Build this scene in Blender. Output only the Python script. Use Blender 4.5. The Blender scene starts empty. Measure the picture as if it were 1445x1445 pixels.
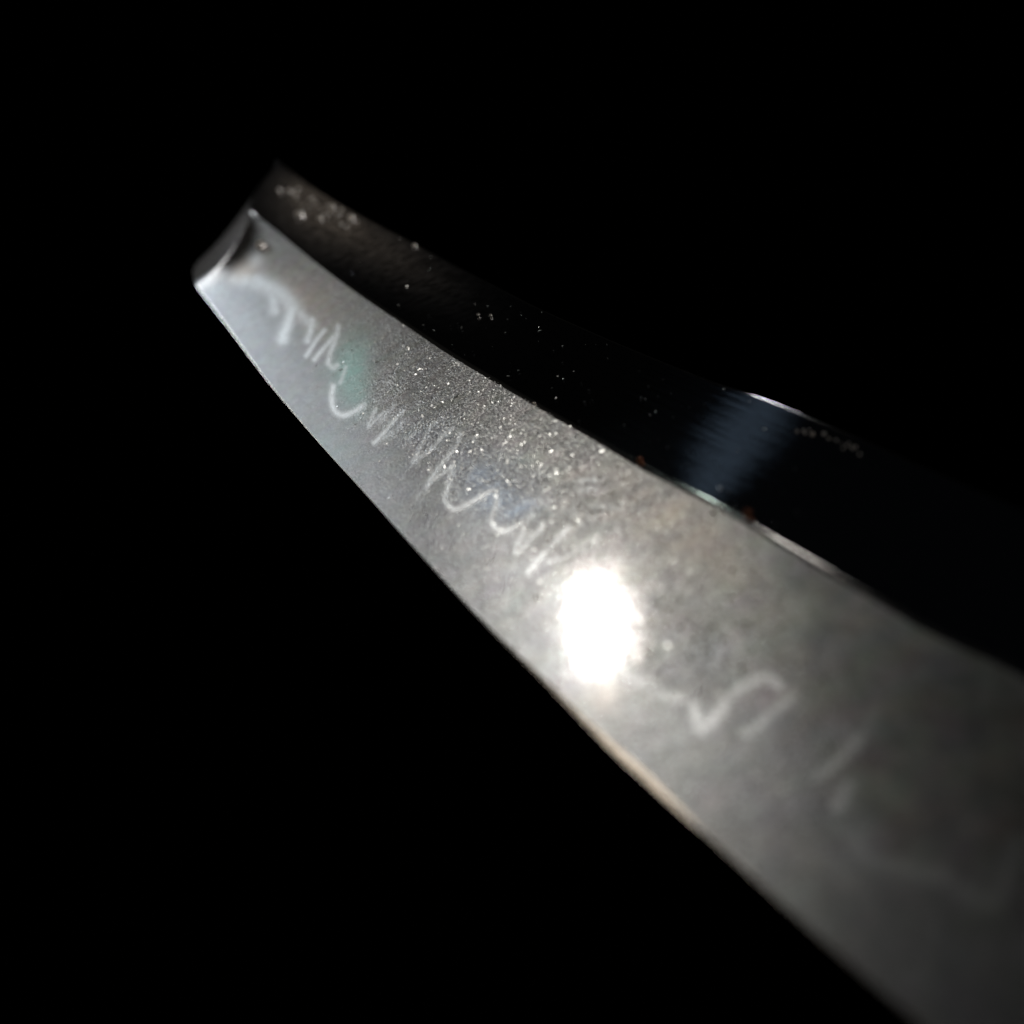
import bpy, math, random
import numpy as np
from mathutils import Vector, Matrix

random.seed(7)
rng = np.random.default_rng(7)
S = bpy.context.scene
COL = S.collection

# ------------------------------------------------------------------ camera
FPX, CPX = 1985.0, 722.5            # focal length / centre of the photograph in its own pixels
cam_d = bpy.data.cameras.new('camera')
cam = bpy.data.objects.new('camera', cam_d)
COL.objects.link(cam)
S.camera = cam
cam.rotation_euler = (math.radians(90), 0, 0)
cam_d.sensor_width = 36.0
cam_d.lens = 36.0 * FPX / (2 * CPX)
cam_d.clip_start = 0.001
cam_d.clip_end = 20.0
cam_d.dof.use_dof = True
cam_d.dof.focus_distance = 0.138
cam_d.dof.aperture_fstop = 29.0
cam_d.dof.aperture_blades = 0

# ------------------------------------------------------------------ world (a dark room) and exposure
w = bpy.data.worlds.new('World')
S.world = w
w.use_nodes = True
w.node_tree.nodes['Background'].inputs[0].default_value = (0.6, 0.75, 1.0, 1)
w.node_tree.nodes['Background'].inputs[1].default_value = 0.0015
S.view_settings.view_transform = 'Standard'
S.view_settings.look = 'None'
S.view_settings.exposure = 0.0
S.view_settings.gamma = 1.0

# ------------------------------------------------------------------ where the blade lies
def unit(v):
    v = np.array(v, float)
    return v / np.linalg.norm(v)

def ray(p):
    return np.array([(p[0] - CPX) / FPX, 1.0, -(p[1] - CPX) / FPX])

A = unit(ray((-40, 70)))            # long axis, hilt -> point
W0 = unit(np.cross(A, [0, 1, 0]))
if W0[2] < 0: W0 = -W0
N0 = unit(np.cross(A, W0))
if N0[1] > 0: N0 = -N0
PHI = math.radians(-18)
W = math.cos(PHI) * W0 + math.sin(PHI) * N0      # across, edge -> spine
N = unit(np.cross(A, W))
if N[1] > 0: N = -N                              # out of the lit face
P0 = ray((840, 880)) * 0.090
DEL = math.radians(12)                           # the flat falls away from the bevel along the ridge
WS = math.cos(DEL) * W - math.sin(DEL) * N
NS = math.cos(DEL) * N + math.sin(DEL) * W

def on_plane(p, P, n):
    r = ray(p)
    return r * (P @ n) / (r @ n)

def sw(p):                                       # photograph -> (s, w) in the bevel's plane
    q = on_plane(p, P0, N) - P0
    return q @ A, q @ W

def proj(q):                                     # (n,3) -> photograph pixels
    return np.stack([q[:, 0] / q[:, 1] * FPX + CPX, -q[:, 2] / q[:, 1] * FPX + CPX], 1)

# ------------------------------------------------------------------ lamps
def mirror_lamp(name, px, P, n, dist, sx, sy, power, color, shape='RECTANGLE', roll=0.0):
    d = unit(P)
    r = d - 2 * (d @ n) * n
    ux = np.array([1.0, 0, 0]); ux = unit(ux - 2 * (ux @ n) * n)
    z = -r                                        # lamp shines along -Z of its frame -> frame Z = r
    zf = r
    xf = unit(ux - (ux @ zf) * zf)
    yf = np.cross(zf, xf)
    m = Matrix(((xf[0], yf[0], zf[0], 0), (xf[1], yf[1], zf[1], 0), (xf[2], yf[2], zf[2], 0), (0, 0, 0, 1)))
    if roll: m = m @ Matrix.Rotation(roll, 4, 'Z')
    ld = bpy.data.lights.new(name, 'AREA')
    ld.shape = shape
    ld.size, ld.size_y = sx, sy
    ld.energy = power
    ld.color = color
    o = bpy.data.objects.new(name, ld)
    COL.objects.link(o)
    p = P + r * dist
    m.translation = Vector(p)
    o.matrix_world = m
    return o

LAMPS = True
PB = on_plane((842, 880), P0, N)
mirror_lamp('torch_lamp', (840, 880), PB, N, 0.26, 0.0056, 0.0158, 0.041, (1.0, 0.962, 0.905), roll=math.radians(6))
PT = on_plane((165, 405), P0, N)
mirror_lamp('tip_fill_light', (165, 405), PT, N, 0.40, 0.09, 0.09, 0.35, (0.86, 0.93, 1.0), 'DISK')  # added fill light with no visible source, brightens the tip
PF = on_plane((1035, 620), P0 + 0.0122 * W, NS)
mirror_lamp('blue_lamp', (1035, 620), PF, NS, 0.25, 0.0085, 0.042, 0.00010, (0.52, 0.74, 1.0), roll=math.radians(-50))
NM = unit(N + NS)
PM = on_plane((990, 694), P0, N)
mirror_lamp('added_glint_light', (990, 694), PM, NM, 0.25, 0.005, 0.004, 0.0022, (0.78, 1.0, 0.92))  # unseen light, added for the pale green glint on the ridge
NE = unit(math.cos(math.radians(4.6)) * N - math.sin(math.radians(4.6)) * W)
PE = on_plane((915, 1100), P0, N)
mirror_lamp('added_edge_glint', (915, 1100), PE, NE, 0.25, 0.020, 0.014, 0.011, (1.0, 0.90, 0.78))  # added only to put a cream glint along the cutting edge
PM2 = on_plane((1120, 776), P0, N)
mirror_lamp('added_ridge_glint', (1128, 780), PM2, NM, 0.25, 0.018, 0.006, 0.0035, (1.0, 0.98, 0.94))  # another added light, for the bright stretch of the ridge
NSP = unit(math.cos(math.radians(25)) * NS + math.sin(math.radians(25)) * WS)
PSP = on_plane((1080, 560), P0 + 0.0122 * W, NS)
mirror_lamp('added_spine_glint', (1080, 560), PSP, NSP, 0.25, 0.014, 0.014, 0.026, (0.95, 0.97, 1.0))  # added out of frame so that the spine chamfer glints

# ------------------------------------------------------------------ outlines traced from the photograph
EDGE = [(261,371),(275,401),(311,448),(344,493),(375,537),(411,579),(450,626),(491,670),(533,716),(569,757),(608,799),(655,850),(700,897),(755,949),(811,1007),(866,1063),(921,1113),(957,1146),(1011,1190),(1078,1253),(1161,1327),(1219,1377),(1298,1444)]
FUKURA = [(369,210),(340,229),(311,252),(290,277),(275,299),(262,314),(254,330),(252,346)]
RIDGE = [(358,299),(386,318),(414,343),(450,371),(483,397),(508,412),(541,436),(583,461),(616,486),(658,511),(691,530),(727,552),(763,572),(804,597),(849,620),(877,640),(910,659),(941,675),(993,699),(1018,712),(1057,735),(1099,762),(1135,782),(1191,816),(1246,846),(1308,885),(1370,912),(1431,939)]
SPINE = [(369,210),(397,232),(430,255),(463,277),(497,296),(538,318),(580,338),(618,360),(688,396),(754,430),(849,472),(921,502),(963,519),(1018,541),(1072,556),(1124,577),(1177,600),(1232,622),(1270,640)]

def smooth(y, k):
    k = int(k)
    g = np.exp(-0.5 * (np.arange(-3 * k, 3 * k + 1) / k) ** 2); g /= g.sum()
    n = 3 * k
    yp = np.concatenate([2 * y[0] - y[n:0:-1], y, 2 * y[-1] - y[-2:-n - 2:-1]])
    return np.convolve(yp, g, 'valid')

e_sw = np.array([sw(p) for p in EDGE]); f_sw = np.array([sw(p) for p in FUKURA]); r_sw = np.array([sw(p) for p in RIDGE])
S_TIP = f_sw[:, 0].max() - 1e-5
S_YOK = sw((277, 403))[0]
# columns: evenly spread over what the lens sees, then coarser towards the hilt
dep = lambda s: P0[1] + s * A[1]
NU = 1500
d_near = 0.047
u = np.linspace(1 / d_near, 1 / dep(S_TIP), NU)
s_main = (1 / u - P0[1]) / A[1]
s_far = np.linspace(-0.30, s_main[0], 41)[:-1]

def curve(sw_pts, k):
    o = np.argsort(sw_pts[:, 0]); p = sw_pts[o]
    up = 1 / dep(p[:, 0])
    y = np.interp(u, up[::-1], p[::-1, 1])
    # carry the near end on along its own slope
    near = s_main < p[0, 0]
    sl = 0.05 * (p[1:4, 1].mean() - p[0, 1]) / (p[1:4, 0].mean() - p[0, 0])
    y[near] = p[0, 1] + (s_main[near] - p[0, 0]) * sl
    return smooth(y, k)

i_yok = int(np.argmin(np.abs(s_main - S_YOK)))
we = curve(e_sw, 22)
wf = np.interp(s_main, *(lambda o: (f_sw[o, 0], f_sw[o, 1]))(np.argsort(f_sw[:, 0])))
allE = np.concatenate([e_sw, f_sw]); 
w_all = curve(allE, 7)
bl = np.clip((s_main - (S_YOK - 0.03)) / 0.02, 0, 1)
we = we * (1 - bl) + w_all * bl
wr = curve(r_sw, 22)
# the ridge sweeps up to the point
tip_w = f_sw[0, 1]
s_k0 = sw((358, 299))[0]
t = np.clip((s_main - s_k0) / (S_TIP - s_k0), 0, 1)
wr0 = np.interp(s_k0, s_main, wr)
wr = np.where(s_main > s_k0, wr0 + (tip_w - wr0) * t ** 1.6, wr)
wr = np.maximum(smooth(wr, 6), we + 1e-5)
WR_MEAN = float(np.median(wr[200:1100]))
PR = P0 + WR_MEAN * W
sp_sw = []
for p in SPINE:
    q = on_plane(p, PR, NS) - PR
    sp_sw.append((q @ A, q @ WS))
sp_sw = np.array(sp_sw)
ws = curve(sp_sw, 14)                              # along WS from the mean ridge
ws = np.maximum(ws, (wr - WR_MEAN) * math.cos(DEL) + 2e-5)

def extend(y):
    sl = (y[0] - y[60]) / (s_main[0] - s_main[60])
    return np.concatenate([y[0] + (s_far - s_main[0]) * sl * 0.2, y])
s_all = np.concatenate([s_far, s_main]); NF = len(s_far)
we_a, wr_a, ws_a = extend(we), extend(wr), extend(ws)
i_yok += NF
# the point's facet bends away a little beyond the cross ridge (yokote)
S_YR = sw((356, 298))[0]
YOKOTE = np.array([sw(p) for p in ((279, 396), (302, 387), (326, 384), (346, 372), (360, 352), (365, 328), (357, 299))])
yt = (YOKOTE[:, 1] - np.interp(YOKOTE[:, 0], s_all, we_a)) / (np.interp(YOKOTE[:, 0], s_all, wr_a) - np.interp(YOKOTE[:, 0], s_all, we_a))
yo = np.argsort(yt)
yok = lambda t: np.interp(t, yt[yo], YOKOTE[yo, 0])
yok_g = lambda t: S_YOK + (S_YR - S_YOK) * t ** 1.7
drop_at = lambda t: -0.125 * (lambda x: np.where(x > 0, np.sqrt(x * x + 3.6e-7) - 6e-4, 0))(s_all - yok_g(t)) * (1 - 0.3 * t)
E_pt = P0 + s_all[:, None] * A + we_a[:, None] * W + drop_at(0.0)[:, None] * N
R_pt = P0 + s_all[:, None] * A + wr_a[:, None] * W + drop_at(1.0)[:, None] * N
S_pt = PR + s_all[:, None] * A + ws_a[:, None] * WS

# ------------------------------------------------------------------ mesh helpers
def link(name, me, mat=None, parent=None):
    o = bpy.data.objects.new(name, me)
    COL.objects.link(o)
    if mat: me.materials.append(mat)
    if parent: o.parent = parent
    return o

def mesh_np(name, co, faces, attrs=None, smooth_sh=True, normals=None):
    """co (n,3); faces (m,4) or (m,3)"""
    used, inv = np.unique(faces, return_inverse=True)
    co = co[used]; f = inv.reshape(faces.shape)
    me = bpy.data.meshes.new(name)
    k = f.shape[1]
    me.vertices.add(len(co)); me.vertices.foreach_set('co', co.astype(np.float32).ravel())
    me.loops.add(f.size); me.loops.foreach_set('vertex_index', f.astype(np.int32).ravel())
    me.polygons.add(len(f))
    me.polygons.foreach_set('loop_start', np.arange(0, f.size, k, dtype=np.int32))
    me.update(calc_edges=True)
    me.polygons.foreach_set('use_smooth', np.full(len(f), smooth_sh))
    for an, av in (attrs or {}).items():
        at = me.attributes.new(an, 'FLOAT', 'POINT')
        at.data.foreach_set('value', av[used].astype(np.float32))
    me.validate(); me.update()
    if normals is not None:
        me.normals_split_custom_set_from_vertices([tuple(v) for v in normals[used]])
    return me

def grid_faces(nr, nc, flip=False):
    i = np.arange(nr - 1)[:, None] * nc + np.arange(nc - 1)[None, :]
    f = np.stack([i, i + 1, i + nc + 1, i + nc], -1).reshape(-1, 4)
    return f[:, ::-1] if flip else f

def strip(rows):                                  # rows: list of (nc,3) -> verts, faces
    co = np.concatenate(rows, 0)
    return co, grid_faces(len(rows), len(rows[0]))

def tag(o, label=None, cat=None, group=None, kind=None):
    if label: o['label'] = label
    if cat: o['category'] = cat
    if group: o['group'] = group
    if kind: o['kind'] = kind
    return o

# ------------------------------------------------------------------ marks in the steel, traced from the photograph
def catmull(pts, n=14):
    p = np.array(pts, float)
    p = np.concatenate([[2 * p[0] - p[1]], p, [2 * p[-1] - p[-2]]])
    out = []
    for i in range(1, len(p) - 2):
        for k in range(n):
            t = k / n
            a0, a1, a2, a3 = p[i - 1], p[i], p[i + 1], p[i + 2]
            out.append(0.5 * ((2 * a1) + (-a0 + a2) * t + (2 * a0 - 5 * a1 + 4 * a2 - a3) * t * t + (-a0 + 3 * a1 - 3 * a2 + a3) * t ** 3))
    out.append(p[-2])
    return np.array(out)

STROKES = [   # points, half width in photograph pixels, strength
 ([(292,368),(304,376),(318,382),(330,384)], 9, .7),
 ([(332,388),(342,379),(352,371),(358,366)], 11, 1.0),
 ([(336,388),(345,392)], 12, .8),
 ([(362,396),(378,404),(394,412),(406,424),(414,436)], 13, .75),
 ([(384,408),(386,424),(388,438)], 8, .7),
 ([(412,436),(408,452),(402,468),(399,479)], 8.5, .95),
 ([(424,442),(432,452),(440,458)], 9, .6),
 ([(440,452),(438,468),(434,481)], 5.5, .85),
 ([(458,466),(448,478),(440,490),(432,502)], 3.6, .85),
 ([(470,476),(460,488),(451,498),(444,507)], 3.8, .9),
 ([(477,461),(473,480),(466,498),(463,513)], 4.2, .85),
 ([(463,513),(470,519),(476,515)], 4, .7),
 ([(488,518),(484,530),(480,540)], 3, .6),
 ([(470,545),(468,560),(470,575),(476,583),(485,586),(498,582),(513,572)], 4.4, 1.0),
 ([(530,577),(525,590),(520,602)], 3.2, .65), ([(542,581),(532,591),(522,601)], 2.6, .7),
 ([(557,570),(547,582),(536,596)], 3.4, .55),
 ([(570,579),(560,589),(550,601),(538,615),(528,625)], 3.4, .95),
 ([(569,595),(556,610),(540,618)], 3.5, .55),
 ([(592,597),(585,610),(578,620)], 2.8, .7), ([(617,594),(606,604),(598,622),(590,638),(582,653)], 3.2, .85),
 ([(638,604),(624,616),(612,630),(598,642),(586,650)], 3.4, .85),
 ([(650,611),(646,625),(637,638),(627,650),(614,667),(607,678),(602,687)], 3.4, 1.0),
 ([(634,662),(623,669),(610,678)], 3.2, .85),
 ([(598,690),(590,700),(588,706)], 2.4, .45), ([(602,690),(598,702),(594,708)], 2.2, .4),
 ([(638,659),(635,675),(631,692),(628,705),(634,715),(645,718),(664,710),(682,699),(694,692),(701,693)], 4.0, 1.0),
 ([(701,693),(701,706),(697,722),(694,734),(700,745),(710,750),(724,744),(735,738),(743,733)], 4.2, 1.0),
 ([(749,728),(742,744),(734,761),(727,779)], 4.2, .95), ([(766,741),(754,756),(741,770),(729,778)], 4, .95),
 ([(802,743),(790,757),(776,772),(765,785),(755,797),(745,808)], 4.6, .95),
 ([(844,757),(826,768),(810,780),(794,788),(776,792)], 4.6, .85), ([(846,766),(834,772),(822,780)], 4, .7),
 ([(819,678),(840,678)], 2.6, .95), ([(816,691),(840,691)], 2.4, .8), ([(811,712),(810,728)], 2.4, .8), ([(836,714),(858,716),(876,718)], 3.4, .5),
 ([(862,934),(886,952),(908,964),(928,974),(946,983),(966,987),(978,994),(984,1014),(990,1030),(1002,1020),(1016,1002),(1030,982),(1046,970),(1064,960),(1084,957),(1098,966)], 8, .72),
 ([(1118,984),(1098,998),(1078,1016),(1060,1030),(1052,1036)], 8, .5),
 ([(1216,1040),(1200,1058),(1180,1078),(1160,1092),(1150,1096)], 8, .5),
 ([(1198,1108),(1190,1122),(1184,1138)], 10, .5),
 ([(1214,1178),(1218,1200),(1236,1216),(1277,1224),(1323,1238),(1360,1258),(1392,1276),(1412,1262),(1426,1222),(1436,1190)], 16, .24),
]
NR = 190
tt = np.linspace(0, 1, NR)
EB = 0.028                                        # width share of the honed strip along the edge
R_in = 0.980
# the honed strip is shaped to its glint: widest there, and hardly shows elsewhere
sg = [sw(p)[0] for p in ((985, 1168), (962, 1148), (900, 1090), (820, 1012), (740, 935), (640, 830))]
eb = EB * np.interp(s_all, sg, [.12, .55, 1.0, .6, .3, .12])
eb = np.concatenate([eb[:NF], smooth(eb[NF:], 5)])
tt = eb[None] + (R_in - eb[None]) * tt[:, None]            # (NR, columns)
CONV = 0.000012                                    # the bevel is ground very slightly hollow
hollow = lambda t: CONV * ((2 * t - 1) ** 8 - 1)
ji = P0 + s_all[None, :, None] * A + (we_a[None] * (1 - tt) + wr_a[None] * tt)[..., None] * W + drop_at(tt)[..., None] * N
ji = ji + N * hollow(tt)[..., None]
nc = len(s_all)
jco = ji.reshape(-1, 3)
px = proj(jco).reshape(NR, nc, 2)
valid = np.ones(nc, bool); valid[:NF] = False
ham = np.zeros((NR, nc)); 
flow = np.full(nc, -1.0)
for pts, hw, st in STROKES:
    c = catmull(pts)
    lo, hi = c.min(0) - hw * 3, c.max(0) + hw * 3
    m = (px[..., 0] > lo[0]) & (px[..., 0] < hi[0]) & (px[..., 1] > lo[1]) & (px[..., 1] < hi[1]) & valid[None]
    q = px[m]
    d = np.full(len(q), 1e9)
    for k in range(len(c) - 1):
        ab = c[k + 1] - c[k]
        tk = np.clip(((q - c[k]) @ ab) / (ab @ ab + 1e-9), 0, 1)
        # the line swells and thins like brushed frost
        d = np.minimum(d, np.linalg.norm(q - c[k] - tk[:, None] * ab, axis=1))
    v = st * np.exp(-(d / hw) ** 2 * 1.1)
    ham[m] = np.maximum(ham[m], v)
# the border between hard edge and soft body, as a share of the bevel's width
BORDER = [(262,330),(292,374),(345,392),(395,410),(430,465),(470,510),(500,575),(545,598),(600,640),(640,690),(700,725),(745,765),(800,800),(850,860),(900,958),(960,990),(1040,985),(1110,1000),(1190,1090),(1225,1200),(1320,1240),(1400,1265),(1440,1200)]
b = np.array([sw(p) for p in BORDER]); o = np.argsort(b[:, 0])
wb = smooth(np.interp(s_all, b[o, 0], b[o, 1]), 6)
wgrid = we_a[None] * (1 - tt) + wr_a[None] * tt
mart = 1 / (1 + np.exp((wgrid - wb[None]) / 0.0007))
def blob(cx, cy, rx, ry, rot=0.0):
    dx, dy = px[..., 0] - cx, px[..., 1] - cy
    c, s_ = math.cos(rot), math.sin(rot)
    X, Y = dx * c + dy * s_, -dx * s_ + dy * c
    v = np.exp(-(X / rx) ** 2 - (Y / ry) ** 2); v[:, :NF] = 0
    return v
teal = blob(496, 515, 26, 42, 0.3) + 0.6 * blob(505, 560, 20, 30) + .35 * blob(455, 640, 40, 30)  # teal reflections, put into the colour
blue = blob(690, 680, 52, 38, 0.5) + .8 * blob(720, 715, 40, 26) + .25 * blob(985, 935, 60, 40) + .35 * blob(610, 610, 40, 25)  # bluish reflections, painted on likewise
warm = blob(345, 376, 20, 16, -.6) + blob(960, 745, 110, 45, 0.6) + .5 * blob(430, 420, 60, 30, .6) + .9 * blob(850, 985, 22, 30)  # torch's warm halo and spill painted in, plus smudge and brown tints
nie = np.clip((px[..., 0] - 430) / 120, 0, 1) * np.clip((1200 - px[..., 0]) / 260, 0, 1) * np.clip(1.15 - mart * 0.75, 0, 1)
mist = np.clip(blob(335, 428, 70, 40, 0.8) + .5 * blob(400, 520, 70, 35, .85), 0, 1)
point_dark = np.clip((s_all[None] - yok(tt)) / .022 + .6, 0, 1); point_dark = point_dark * point_dark * (3 - 2 * point_dark)  # soft border of the dark painted on the point's facet
frost = np.clip((600 - px[..., 0]) / 140, 0, 1); frost[:, :NF] = 0
attrs = dict(frost=frost.ravel(), smudge=np.clip(blob(341, 377, 20, 14, -.6), 0, 1).ravel(), hamon=ham.ravel(), mart=mart.ravel(), teal=teal.ravel(), blue=blue.ravel(), warm=warm.ravel(), nie=nie.ravel(), mist=mist.ravel(), tip=point_dark.ravel())

# ------------------------------------------------------------------ materials
class NT:
    def __init__(s, name):
        s.m = bpy.data.materials.new(name); s.m.use_nodes = True
        s.t = s.m.node_tree; s.t.nodes.clear()
        s.out = s.t.nodes.new('ShaderNodeOutputMaterial')
    def n(s, typ, **kw):
        x = s.t.nodes.new(typ)
        for k, v in kw.items():
            if k.startswith('i_'): x.inputs[k[2:].replace('_', ' ')].default_value = v
            else: setattr(x, k, v)
        return x
    def l(s, a, b): s.t.links.new(a, b)
    def val(s, x): return x
    def math(s, op, a, b=None, c=None, clamp=False):
        x = s.t.nodes.new('ShaderNodeMath'); x.operation = op; x.use_clamp = clamp
        for i, v in enumerate((a, b, c)):
            if v is None: continue
            if isinstance(v, (int, float)): x.inputs[i].default_value = v
            else: s.l(v, x.inputs[i])
        return x.outputs[0]
    def attr(s, nme):
        x = s.t.nodes.new('ShaderNodeAttribute'); x.attribute_name = nme; return x.outputs['Fac']
    def mixc(s, f, a, b, mode='MIX'):
        x = s.t.nodes.new('ShaderNodeMix'); x.data_type = 'RGBA'; x.blend_type = mode
        for k, v in ((0, f), (6, a), (7, b)):
            if isinstance(v, (int, float)): x.inputs[k].default_value = v
            elif isinstance(v, tuple): x.inputs[k].default_value = v
            else: s.l(v, x.inputs[k])
        return x.outputs[2]
    def noise(s, vec, scale, detail=3, rough=.55, dist=0.0):
        x = s.n('ShaderNodeTexNoise'); x.inputs['Scale'].default_value = scale
        x.inputs['Detail'].default_value = detail; x.inputs['Roughness'].default_value = rough
        x.inputs['Distortion'].default_value = dist
        s.l(vec, x.inputs['Vector']); return x
    def ramp(s, f, stops):
        x = s.n('ShaderNodeValToRGB')
        while len(x.color_ramp.elements) < len(stops): x.color_ramp.elements.new(0.5)
        for e, (p, c) in zip(x.color_ramp.elements, stops):
            e.position = p; e.color = c if isinstance(c, tuple) else (c, c, c, 1)
        s.l(f, x.inputs[0]); return x.outputs[0]

M_AX = Matrix(((A[0], W[0], N[0]), (A[1], W[1], N[1]), (A[2], W[2], N[2]))).to_4x4()
M_AX.translation = Vector(P0)
M_INV = M_AX.inverted()
# the blade's own frame: X along, Y across, Z out of the lit face; all parts keep their vertices in it
def local(co):
    q = co - P0
    return np.stack([q @ A, q @ W, q @ N], -1)
AXN = np.stack([A, W, N], 0)
def local_n(v): return v @ AXN.T

def coords(m, sx=1, sy=1, sz=1):
    tc = m.n('ShaderNodeTexCoord')
    mp = m.n('ShaderNodeMapping'); mp.inputs['Scale'].default_value = (sx, sy, sz)
    m.l(tc.outputs['Object'], mp.inputs['Vector'])
    return mp.outputs[0]

def steel_bevel(name):
    m = NT(name)
    v = coords(m)
    vst = coords(m, .42, 1, 1)                    # grain drawn out along the blade
    big = m.noise(v, 160, 4).outputs['Fac']
    col = m.n('ShaderNodeTexNoise')
    fine = m.noise(vst, 5200, 3, .65, .6).outputs['Fac']
    mid = m.noise(vst, 900, 4, .6, .4).outputs['Fac']
    mart, mist = m.attr('mart'), m.attr('mist')
    brk = m.ramp(m.noise(vst, 1100, 3, .6, .5).outputs['Fac'], [(.30, .78), (.56, 1.0)])
    ham = m.math('MULTIPLY', m.attr('hamon'), brk)
    nie = m.math('MULTIPLY', m.attr('nie'), m.ramp(m.noise(v, 380, 3, .6).outputs['Fac'], [(.33, .35), (.62, 1.0)]))
    base = m.mixc(big, (.33, .33, .32, 1), (.42, .42, .41, 1))
    base = m.mixc(1.0, base, m.ramp(mid, [(.30, .78), (.70, 1.18)]), 'MULTIPLY')
    base = m.mixc(.8, base, m.ramp(fine, [(.30, .80), (.70, 1.15)]), 'MULTIPLY')
    # faint colour reflections and a warm halo, painted into the steel's colour
    ctex = m.noise(v, 420, 3).outputs['Color']
    base = m.mixc(.16, base, ctex, 'OVERLAY')
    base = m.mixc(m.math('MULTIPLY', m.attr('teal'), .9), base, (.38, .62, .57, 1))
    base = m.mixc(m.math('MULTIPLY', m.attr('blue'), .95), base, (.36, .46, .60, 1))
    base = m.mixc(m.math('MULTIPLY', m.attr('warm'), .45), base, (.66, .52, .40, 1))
    base = m.mixc(m.math('MULTIPLY', mart, .45), base, (.47, .50, .54, 1))
    white = m.math('ADD', m.math('MULTIPLY', ham, 1.0), m.math('MULTIPLY', mist, .10), clamp=True)
    base = m.mixc(white, base, (.94, .98, 1.0, 1))
    base = m.mixc(m.math('MULTIPLY', m.attr('smudge'), .6), base, (.95, .80, .66, 1))
    # crystalline grain
    vor = m.n('ShaderNodeTexVoronoi'); vor.inputs['Scale'].default_value = 2600
    m.l(vst, vor.inputs['Vector'])
    grain = m.math('MULTIPLY', m.math('SUBTRACT', fine, .5), nie)
    base = m.mixc(m.math('MULTIPLY', nie, .8), base, m.ramp(fine, [(.38, .14), (.50, .33), (.62, .70)]))
    # polished layer
    bump1 = m.n('ShaderNodeBump'); bump1.inputs['Distance'].default_value = 0.00002
    bump1.inputs['Strength'].default_value = .24
    h = m.math('ADD', m.math('MULTIPLY', fine, m.math('ADD', .35, m.math('MULTIPLY', nie, 1.6))), m.math('MULTIPLY', mid, .8))
    m.l(h, bump1.inputs['Height'])
    bump2 = m.n('ShaderNodeBump'); bump2.inputs['Distance'].default_value = 0.00006
    bump2.inputs['Strength'].default_value = .55
    m.l(h, bump2.inputs['Height'])
    bump3 = m.n('ShaderNodeBump'); bump3.inputs['Distance'].default_value = 0.000016; bump3.inputs['Strength'].default_value = .45
    m.l(m.noise(v, 2100, 2, .5).outputs['Fac'], bump3.inputs['Height']); m.l(bump1.outputs[0], bump3.inputs['Normal'])
    sharp = m.n('ShaderNodeBsdfAnisotropic'); sharp.inputs['Roughness'].default_value = .025
    m.l(base, sharp.inputs['Color']); m.l(bump3.outputs[0], sharp.inputs['Normal'])
    rough = m.n('ShaderNodeBsdfAnisotropic')
    m.l(m.math('ADD', m.math('MULTIPLY', m.attr('frost'), .17), m.math('ADD', .25, m.math('MULTIPLY', big, .08))), rough.inputs['Roughness'])
    m.l(base, rough.inputs['Color']); m.l(bump2.outputs[0], rough.inputs['Normal'])
    dif = m.n('ShaderNodeBsdfDiffuse'); m.l(base, dif.inputs['Color']); m.l(bump2.outputs[0], dif.inputs['Normal'])
    a1 = m.n('ShaderNodeMixShader')
    midl = m.n('ShaderNodeBsdfAnisotropic'); midl.inputs['Roughness'].default_value = .15
    m.l(base, midl.inputs['Color']); midl.inputs['Roughness'].default_value = .17; m.l(bump1.outputs[0], midl.inputs['Normal'])
    a0 = m.n('ShaderNodeMixShader'); a0.inputs[0].default_value = .21
    m.l(sharp.outputs[0], a0.inputs[1]); m.l(midl.outputs[0], a0.inputs[2])
    m.l(m.math('ADD', m.math('ADD', .74, m.math('MULTIPLY', m.attr('frost'), .25)), m.math('ADD', m.math('MULTIPLY', grain, .9), m.math('MULTIPLY', ham, .3)), clamp=True), a1.inputs[0]); m.l(a0.outputs[0], a1.inputs[1]); m.l(rough.outputs[0], a1.inputs[2])
    a2 = m.n('ShaderNodeMixShader')
    df = m.math('ADD', .036, m.math('MULTIPLY', white, .10), clamp=True)
    m.l(df, a2.inputs[0]); m.l(a1.outputs[0], a2.inputs[1]); m.l(dif.outputs[0], a2.inputs[2])
    # the facet of the point is polished; its unlit dark is painted into the colour
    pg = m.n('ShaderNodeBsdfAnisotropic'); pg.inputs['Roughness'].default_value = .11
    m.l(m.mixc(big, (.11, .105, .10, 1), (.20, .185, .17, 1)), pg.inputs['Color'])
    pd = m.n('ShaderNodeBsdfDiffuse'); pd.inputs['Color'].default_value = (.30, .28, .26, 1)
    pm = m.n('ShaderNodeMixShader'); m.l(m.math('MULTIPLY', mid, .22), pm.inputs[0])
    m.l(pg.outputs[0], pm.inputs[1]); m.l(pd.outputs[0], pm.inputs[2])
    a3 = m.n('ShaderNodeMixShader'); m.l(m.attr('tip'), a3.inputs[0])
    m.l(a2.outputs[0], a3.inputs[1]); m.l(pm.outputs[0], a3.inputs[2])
    m.l(a3.outputs[0], m.out.inputs[0])
    return m.m

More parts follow.
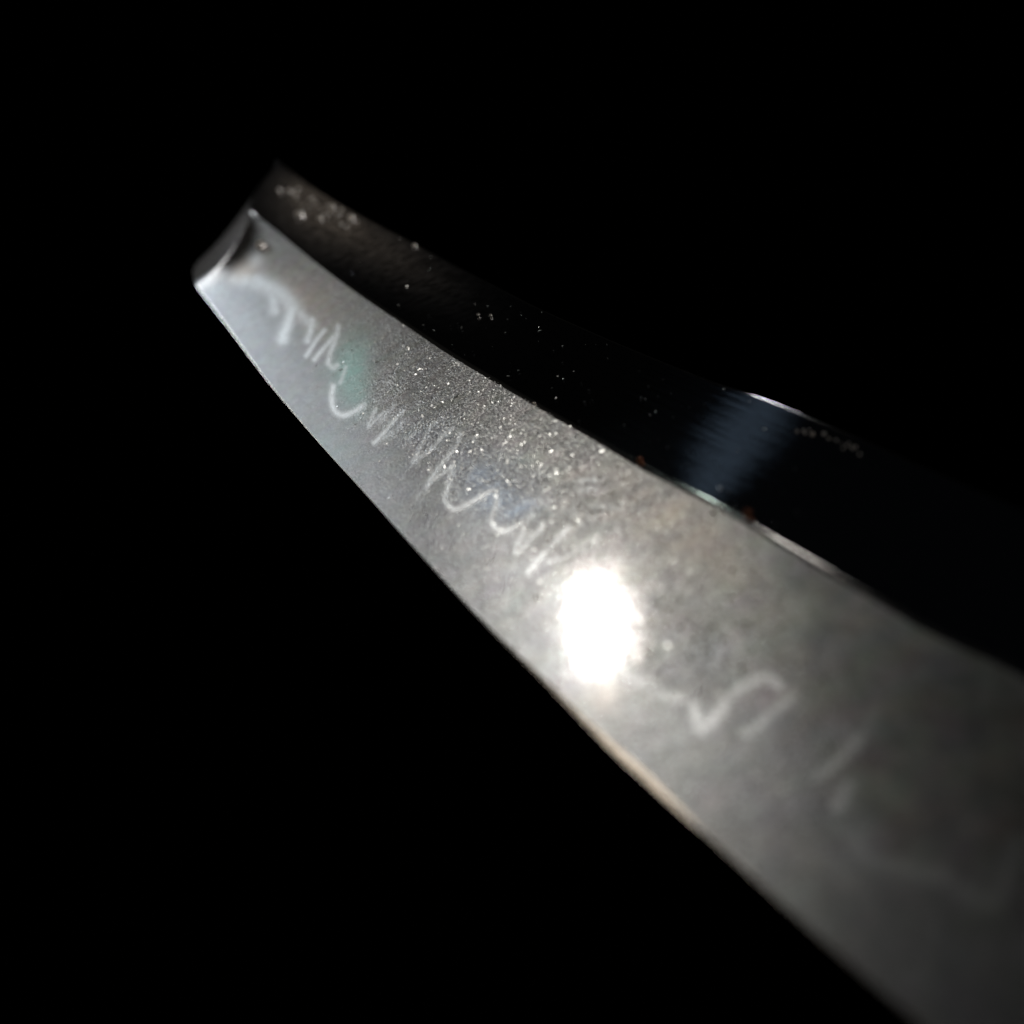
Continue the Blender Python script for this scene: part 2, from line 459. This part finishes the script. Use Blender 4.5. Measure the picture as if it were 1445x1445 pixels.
def steel_flat(name):
    m = NT(name)
    vst = coords(m, .04, 1, 1)
    v = coords(m)
    scr = m.noise(vst, 1500, 4, .6).outputs['Fac']
    bmp = m.n('ShaderNodeBump'); bmp.inputs['Distance'].default_value = .00004; bmp.inputs['Strength'].default_value = .7
    m.l(scr, bmp.inputs['Height'])
    g = m.n('ShaderNodeBsdfAnisotropic'); g.inputs['Roughness'].default_value = .055
    g.inputs['Color'].default_value = (.42, .43, .45, 1); m.l(bmp.outputs[0], g.inputs['Normal'])
    d = m.n('ShaderNodeBsdfDiffuse')
    rust = m.attr('rust')
    spot = m.noise(v, 700, 5, .65).outputs['Fac']
    rf = m.math('MULTIPLY', rust, m.ramp(spot, [(.36, .15), (.62, 1.0)]))
    m.l(m.mixc(rust, (.16, .165, .18, 1), (.42, .36, .31, 1)), d.inputs['Color'])
    a = m.n('ShaderNodeMixShader')
    m.l(m.math('ADD', .03, m.math('MULTIPLY', rf, .55), clamp=True), a.inputs[0])
    m.l(g.outputs[0], a.inputs[1]); m.l(d.outputs[0], a.inputs[2]); m.l(a.outputs[0], m.out.inputs[0])
    return m.m

def steel_simple(name, col, rough, dif=.05, bump=.1, scale=2500):
    m = NT(name)
    v = coords(m, .3, 1, 1)
    f = m.noise(v, scale, 3).outputs['Fac']
    b = m.n('ShaderNodeBump'); b.inputs['Distance'].default_value = .00002; b.inputs['Strength'].default_value = bump
    m.l(f, b.inputs['Height'])
    g = m.n('ShaderNodeBsdfAnisotropic'); g.inputs['Roughness'].default_value = rough
    c = m.mixc(m.noise(v, 500, 3).outputs['Fac'], tuple(x * .8 for x in col) + (1,), tuple(min(1, x * 1.15) for x in col) + (1,))
    m.l(c, g.inputs['Color']); m.l(b.outputs[0], g.inputs['Normal'])
    d = m.n('ShaderNodeBsdfDiffuse'); m.l(c, d.inputs['Color'])
    a = m.n('ShaderNodeMixShader'); a.inputs[0].default_value = dif
    m.l(g.outputs[0], a.inputs[1]); m.l(d.outputs[0], a.inputs[2]); m.l(a.outputs[0], m.out.inputs[0])
    return m.m

def matte(name, c1, c2, scale, trans=0):
    m = NT(name)
    v = coords(m)
    d = m.n('ShaderNodeBsdfDiffuse')
    m.l(m.mixc(m.noise(v, scale, 3).outputs['Fac'], c1 + (1,), c2 + (1,)), d.inputs['Color'])
    if trans:
        tr = m.n('ShaderNodeBsdfTranslucent'); tr.inputs['Color'].default_value = c2 + (1,)
        mx = m.n('ShaderNodeMixShader'); mx.inputs[0].default_value = trans
        rf = m.n('ShaderNodeBsdfRefraction'); rf.inputs['IOR'].default_value = 1.25; rf.inputs['Roughness'].default_value = .55
        rf.inputs['Color'].default_value = c2 + (1,)
        m2 = m.n('ShaderNodeMixShader'); m2.inputs[0].default_value = .6
        m.l(tr.outputs[0], m2.inputs[1]); m.l(rf.outputs[0], m2.inputs[2])
        m.l(d.outputs[0], mx.inputs[1]); m.l(m2.outputs[0], mx.inputs[2]); m.l(mx.outputs[0], m.out.inputs[0])
    else:
        m.l(d.outputs[0], m.out.inputs[0])
    return m.m

MB = steel_bevel('polished_bevel_steel')
MF = steel_flat('burnished_flat_steel')
MP = steel_simple('point_steel', (.30, .29, .28), .09, .05)
ME = steel_simple('honed_edge_steel', (.66, .62, .55), .23, .10, .5, 1800)
MR = steel_simple('ridge_steel', (.46, .45, .43),   .09, .04)
MG = steel_simple('crystal_steel', (.80, .80, .78), .28, .14)
MD = matte('dust_material', (.70, .66, .60), (.92, .86, .80), 4000, .9)
MDO = matte('rust_material', (.34, .20, .14), (.55, .33, .24), 4000, .85)
MBK = matte('black_backdrop_material', (.0015, .0015, .0018), (.0025, .0025, .003), 30)

# ------------------------------------------------------------------ the sword blade
blade = bpy.data.objects.new('sword_blade', None)
COL.objects.link(blade)
blade.matrix_world = M_AX
blade.empty_display_size = .02
tag(blade, 'polished steel sword blade with a pale zigzag temper line, its point receding into the dark', 'sword blade')

def part(name, co, faces, mat, attrs=None, parent=None, normals=None):
    me = mesh_np(name, local(co), faces, attrs, True, None)
    o = link(name, me, mat, parent or blade)
    return o

# bevel, temper line, hardened edge, point: one continuous surface cut along its real borders
gf = grid_faces(NR, nc, True)
cidx = np.tile(np.arange(nc - 1), NR - 1)
hf = ham.ravel()[gf].mean(1); mf = mart.ravel()[gf].mean(1)
ridx = np.repeat(np.arange(NR - 1), nc - 1)
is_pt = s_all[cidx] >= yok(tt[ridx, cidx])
is_tl = (~is_pt) & (hf > .22)
is_hd = (~is_pt) & (~is_tl) & (mf > .5)
is_bv = ~(is_pt | is_tl | is_hd)
bevel = part('bevel', jco, gf[is_bv], MB, attrs)
temper = part('temper_line', jco, gf[is_tl], MB, attrs); tag(temper, 'pale frosty zigzag line in the steel')
hard = part('hardened_edge', jco, gf[is_hd], MB, attrs); tag(hard, 'smoother paler steel below the zigzag line')
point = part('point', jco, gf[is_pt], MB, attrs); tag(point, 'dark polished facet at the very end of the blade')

# honed strip along the cutting edge, tipped a little outwards
EO = -0.00006
rows = []
for k in np.linspace(0, 1, 7):
    t_ = (eb * k)
    rows.append(P0 + s_all[:, None] * A + (we_a * (1 - t_) + wr_a * t_)[:, None] * W + (drop_at(t_) + hollow(t_) + EO * (1 - k) * eb / EB)[:, None] * N)
co, f = strip(rows)
edge = part('cutting_edge', co, f[:, ::-1], ME)
def second(o, f_, mat, s0):
    o.data.materials.append(mat)
    mi = (s_all[f_[:, 0] % nc] > s0).astype(np.int32)
    if len(mi) == len(o.data.polygons): o.data.polygons.foreach_set('material_index', mi)
second(edge, f, MP, S_YOK - .03)

rows_e0 = rows[0]
# rounded ridge between bevel and flat
FL = 0.014
ra = E_pt * (1 - R_in) + R_pt * R_in + N * hollow(R_in)
rc = R_pt * (1 - FL) + S_pt * FL
rows = []
for k in np.linspace(0, 1, 7):
    rows.append(ra * (1 - k) ** 2 + 2 * R_pt * k * (1 - k) + rc * k * k)
co, f = strip(rows)
ridge = part('ridge', co, f[:, ::-1], MR)
second(ridge, f, MP, S_YR - .05)

# the dark flat
NFR = 60
tf = np.linspace(FL, .965, NFR)
fl = R_pt[None] * (1 - tf)[:, None, None] + S_pt[None] * tf[:, None, None]
fco = fl.reshape(-1, 3)
fpx = proj(fco).reshape(NFR, nc, 2)
def fblob(cx, cy, rx, ry, rot=0.0):
    dx, dy = fpx[..., 0] - cx, fpx[..., 1] - cy
    c, s_ = math.cos(rot), math.sin(rot)
    X, Y = dx * c + dy * s_, -dx * s_ + dy * c
    v = np.exp(-(X / rx) ** 2 - (Y / ry) ** 2); v[:, :NF] = 0
    return v
rust = np.clip(fblob(450, 285, 62, 22, .6) + .5 * fblob(430, 310, 80, 40, .6) +   .65 * fblob(540, 350, 120, 40, .55), 0, 1)
flat = part('flat', fco, grid_faces(NFR, nc, True), MF, dict(rust=rust.ravel()))
tag(flat, 'dark mirror-polished flat above the ridge')

# spine: a small chamfer, then the back
TH = .0052
sa = R_pt * (1 - .965) + S_pt * .965
sb = S_pt - NS * .0002 + WS * .00002
rows = [sa * (1 - k) ** 2 + 2 * S_pt * k * (1 - k) + (S_pt - N * .0009) * k * k for k in np.linspace(0, 1, 6)]
top = (S_pt - N * .0009)
thick = np.clip((S_TIP - s_all) / .06, 0.02, 1) * TH
apex = top + W * (.0009 * np.clip((S_TIP - s_all) / .06, 0, 1))[:, None] - N * (thick * .35)[:, None]
back = top - N * (thick * .7)[:, None]
rows += [apex, back]
co, f = strip(rows)
spine = part('spine', co, f[:, ::-1], MR)
# far side
sub = np.unique(np.concatenate([np.arange(0, nc, 12), [nc - 1]]))
ridge_b = R_pt - N * (np.clip((S_TIP - s_all) / .06, 0.02, 1) * .0064)[:, None]
rows = [back[sub], ridge_b[sub], rows_e0[sub]]
co, f = strip(rows)
part('far_side', co, f[:, ::-1], MF, dict(rust=np.zeros(len(co))))

# ------------------------------------------------------------------ crystals in the steel and dust
def at_ji(p, lift=0.0):
    q = on_plane(p, P0, N)
    return q + N * lift
def at_flat(p, lift=0.0):
    q = on_plane(p, PR, NS)
    return q + NS * lift

def flakes(name, n, place, nrm, size, tilt, parent, mat, stretch=3.6):
    V, Fc = [], []
    for i in range(n):
        c, k = place()
        if c is None: continue
        L = size * c[1] * random.lognormvariate(0, .6); Wd = L / random.uniform(1.2, stretch)
        g = random.uniform(0, math.pi)
        nv = unit(nrm + tilt * (random.gauss(0, 1) * A + random.gauss(0, 1) * W))
        # lay it out so that both directions are of crystal size on the blade
        e1 = unit(A - (A @ nv) * nv); e2 = np.cross(nv, e1)
        d1 = math.cos(g) * e1 * 1.8 + math.sin(g) * e2; d2 = -math.sin(g) * e1 * 1.8 + math.cos(g) * e2
        b0 = len(V)
        bend = random.uniform(-.5, .5)
        ring = [(-1, -.5), (0, -.8 + bend), (1, -.5), (1, .4), (0, .8 + bend), (-1, .5)]
        for a_, b_ in ring: V.append(c + d1 * a_ * L * .5 + d2 * b_ * Wd * .5 + nrm * size * c[1] * .10)
        for a_, b_ in ring: V.append(c + d1 * a_ * L * .6 + d2 * b_ * Wd * .6 - nrm * size * c[1] * .5)
        Fc.append((b0, b0 + 1, b0 + 2, b0 + 3)); Fc.append((b0, b0 + 3, b0 + 4, b0 + 5))
        for j in range(6):
            j2 = (j + 1) % 6
            Fc.append((b0 + j, b0 + 6 + j, b0 + 6 + j2, b0 + j2))
    me = mesh_np(name, local(np.array(V)), np.array(Fc), None, False)
    o = link(name, me, mat, parent)
    return tag(o, kind='stuff')

ridge_line = np.array(RIDGE, float); border_line = np.array(BORDER, float)
ro = np.argsort(ridge_line[:, 0])
edge_line = np.array(EDGE, float)
def ridge_y(x): return np.interp(x, ridge_line[ro, 0], ridge_line[ro, 1])
def edge_y(x): return np.interp(x, edge_line[:, 0], edge_line[:, 1])
def spine_y(x): return np.interp(x, [p[0] for p in SPINE], [p[1] for p in SPINE])
def place_nie():
    x = random.gauss(730, 175)
    if not (430 < x < 1120): return None, 0
    y0, y1 = ridge_y(x) + 4, edge_y(x) - 8
    y = y0 + (y1 - y0) * min(1, abs(random.gauss(0, .38)))
    q = at_ji((x, y))
    k = int(np.argmin(np.abs(s_all - (q - P0) @ A)))
    t = ((q - P0) @ W - we_a[k]) / (wr_a[k] - we_a[k])
    return q + N * hollow(t), 0
def place_flat():
    x = random.uniform(480, 1130)
    y0, y1 = spine_y(x) + 6, ridge_y(x) - 6
    return at_flat((x, random.uniform(y0, y1))), 0
flakes('crystal_grains', 6000, place_nie, N, 1.5 / FPX, .065, bevel, MG)
flakes('flat_specks', 120, place_flat, NS, 1.8 / FPX, .20, flat, MG)

def grain_mesh(name, r, seed):
    import bmesh
    bm = bmesh.new()
    bmesh.ops.create_icosphere(bm, subdivisions=2, radius=r)
    rr = random.Random(seed)
    k = [Vector((rr.gauss(0, 1), rr.gauss(0, 1), rr.gauss(0, 1))) for _ in range(5)]
    for v in bm.verts:
        d = v.co.normalized()
        v.co *= 1 + .16 * sum(math.sin(2.2 * d.dot(q)) for q in k) / 2
        v.co.z *= .7
    me = bpy.data.meshes.new(name); bm.to_mesh(me); bm.free()
    for p in me.polygons: p.use_smooth = True
    return me

def dust(px_, r_px, onflat, label, mat=MD, group='dust grains on the blade'):
    P = (at_flat if onflat else at_ji)(px_)
    if not onflat:
        s_ = (P - P0) @ A
        P = P + N * (-.055 * max(0, s_ - S_YOK))
    r = r_px * P[1] / FPX
    o = link('dust_grain', grain_mesh('dust_grain', r, px_[0]), mat)
    nn = NS if onflat else N
    o.location = Vector(P + nn * r * .55)
    o.rotation_euler = Vector(nn).to_track_quat('Z', 'Y').to_euler()
    return tag(o, label, 'dust grain', group)

dust((424, 306), 8, True, 'fat pale dust grain on the dark flat under the dusty patch')
dust((371, 349), 8, False, 'pale round dust grain lying alone beside the dark tip, left of the ridge')
dust((497, 309), 5, True, 'small dust grain near the spine, last of the dusty patch towards the hilt')
dust((452, 310), 4.5, True, 'grey-brown dust grain in the middle of the dusty patch below the spine')
dust((470, 293), 4, True, 'small brownish dust grain touching the spine in the dusty patch')
dust((585, 348), 3.5, True, 'tiny bright speck on the spine, past the dusty patch')
dust((1057, 726), 7, False, 'orange rust-coloured grain above the ridge right of the green glint', MDO)
dust((903, 651), 5, False, 'tiny reddish grain on the ridge left of the green glint', MDO)
dust((754, 570), 2.6, False, 'bright white speck on the ridge line in mid blade')
dust((675, 445), 2.4, True, 'left one of two tiny specks alone on the black flat')
dust((693, 446), 2.4, True, 'right one of two tiny specks alone on the black flat')

# fine dust nobody could count
dV, dF = [], []
gm = grain_mesh('grain', 1.0, 3)
gv = np.array([v.co[:] for v in gm.vertices]); gfc = np.array([p.vertices[:] for p in gm.polygons])
def sow(n, fn, onflat, rmin, rmax):
    for _ in range(n):
        p = fn()
        P = (at_flat if onflat else at_ji)(p)
        if onflat and p[1] < spine_y(p[0]) + 6: continue
        r = random.uniform(rmin, rmax) * P[1] / FPX
        nn = NS if onflat else N
        dF.append(gfc + sum(len(v) for v in dV))
        dV.append(P + nn * r * .4 + gv * r * np.array([random.uniform(.7, 1.3) for _ in range(3)]))
sow(110, lambda: (random.gauss(1020, 60), random.gauss(885, 60)), False, 1.2, 3.2)
sow(45, lambda: (lambda t: (400 + 100 * t + random.gauss(0, 8), 268 + 52 * t + random.gauss(0, 7)))(random.random()), True, 1.2, 3.6)
sow(20, lambda: (lambda t: (1110 + 130 * t + random.gauss(0, 6), 600 + 40 * t + random.gauss(0, 4)))(random.random()), True, 1.0, 2.6)
sow(30, lambda: (random.gauss(860, 25), random.gauss(690, 22)), False, 1.0, 2.2)
bpy.data.meshes.remove(gm)
fd = link('fine_dust', mesh_np('fine_dust', np.concatenate(dV), np.concatenate(dF)), MD)
tag(fd, 'fine pale dust scattered over the steel of the blade', 'dust', kind='stuff')

# ------------------------------------------------------------------ black backdrop far behind
bk = bpy.data.meshes.new('backdrop')
rowsb = []
for i in range(25):
    th = math.radians(-80 + 160 * i / 24)
    rowsb.append(np.array([[2.2 * math.sin(th), 2.2 * math.cos(th), z] for z in (-2.0, -.7, .7, 2.0)]))
co = np.concatenate(rowsb); f = grid_faces(25, 4)
me = mesh_np('backdrop', co, f, None, True)
o = link('backdrop', me, MBK)
tag(o, kind='structure')
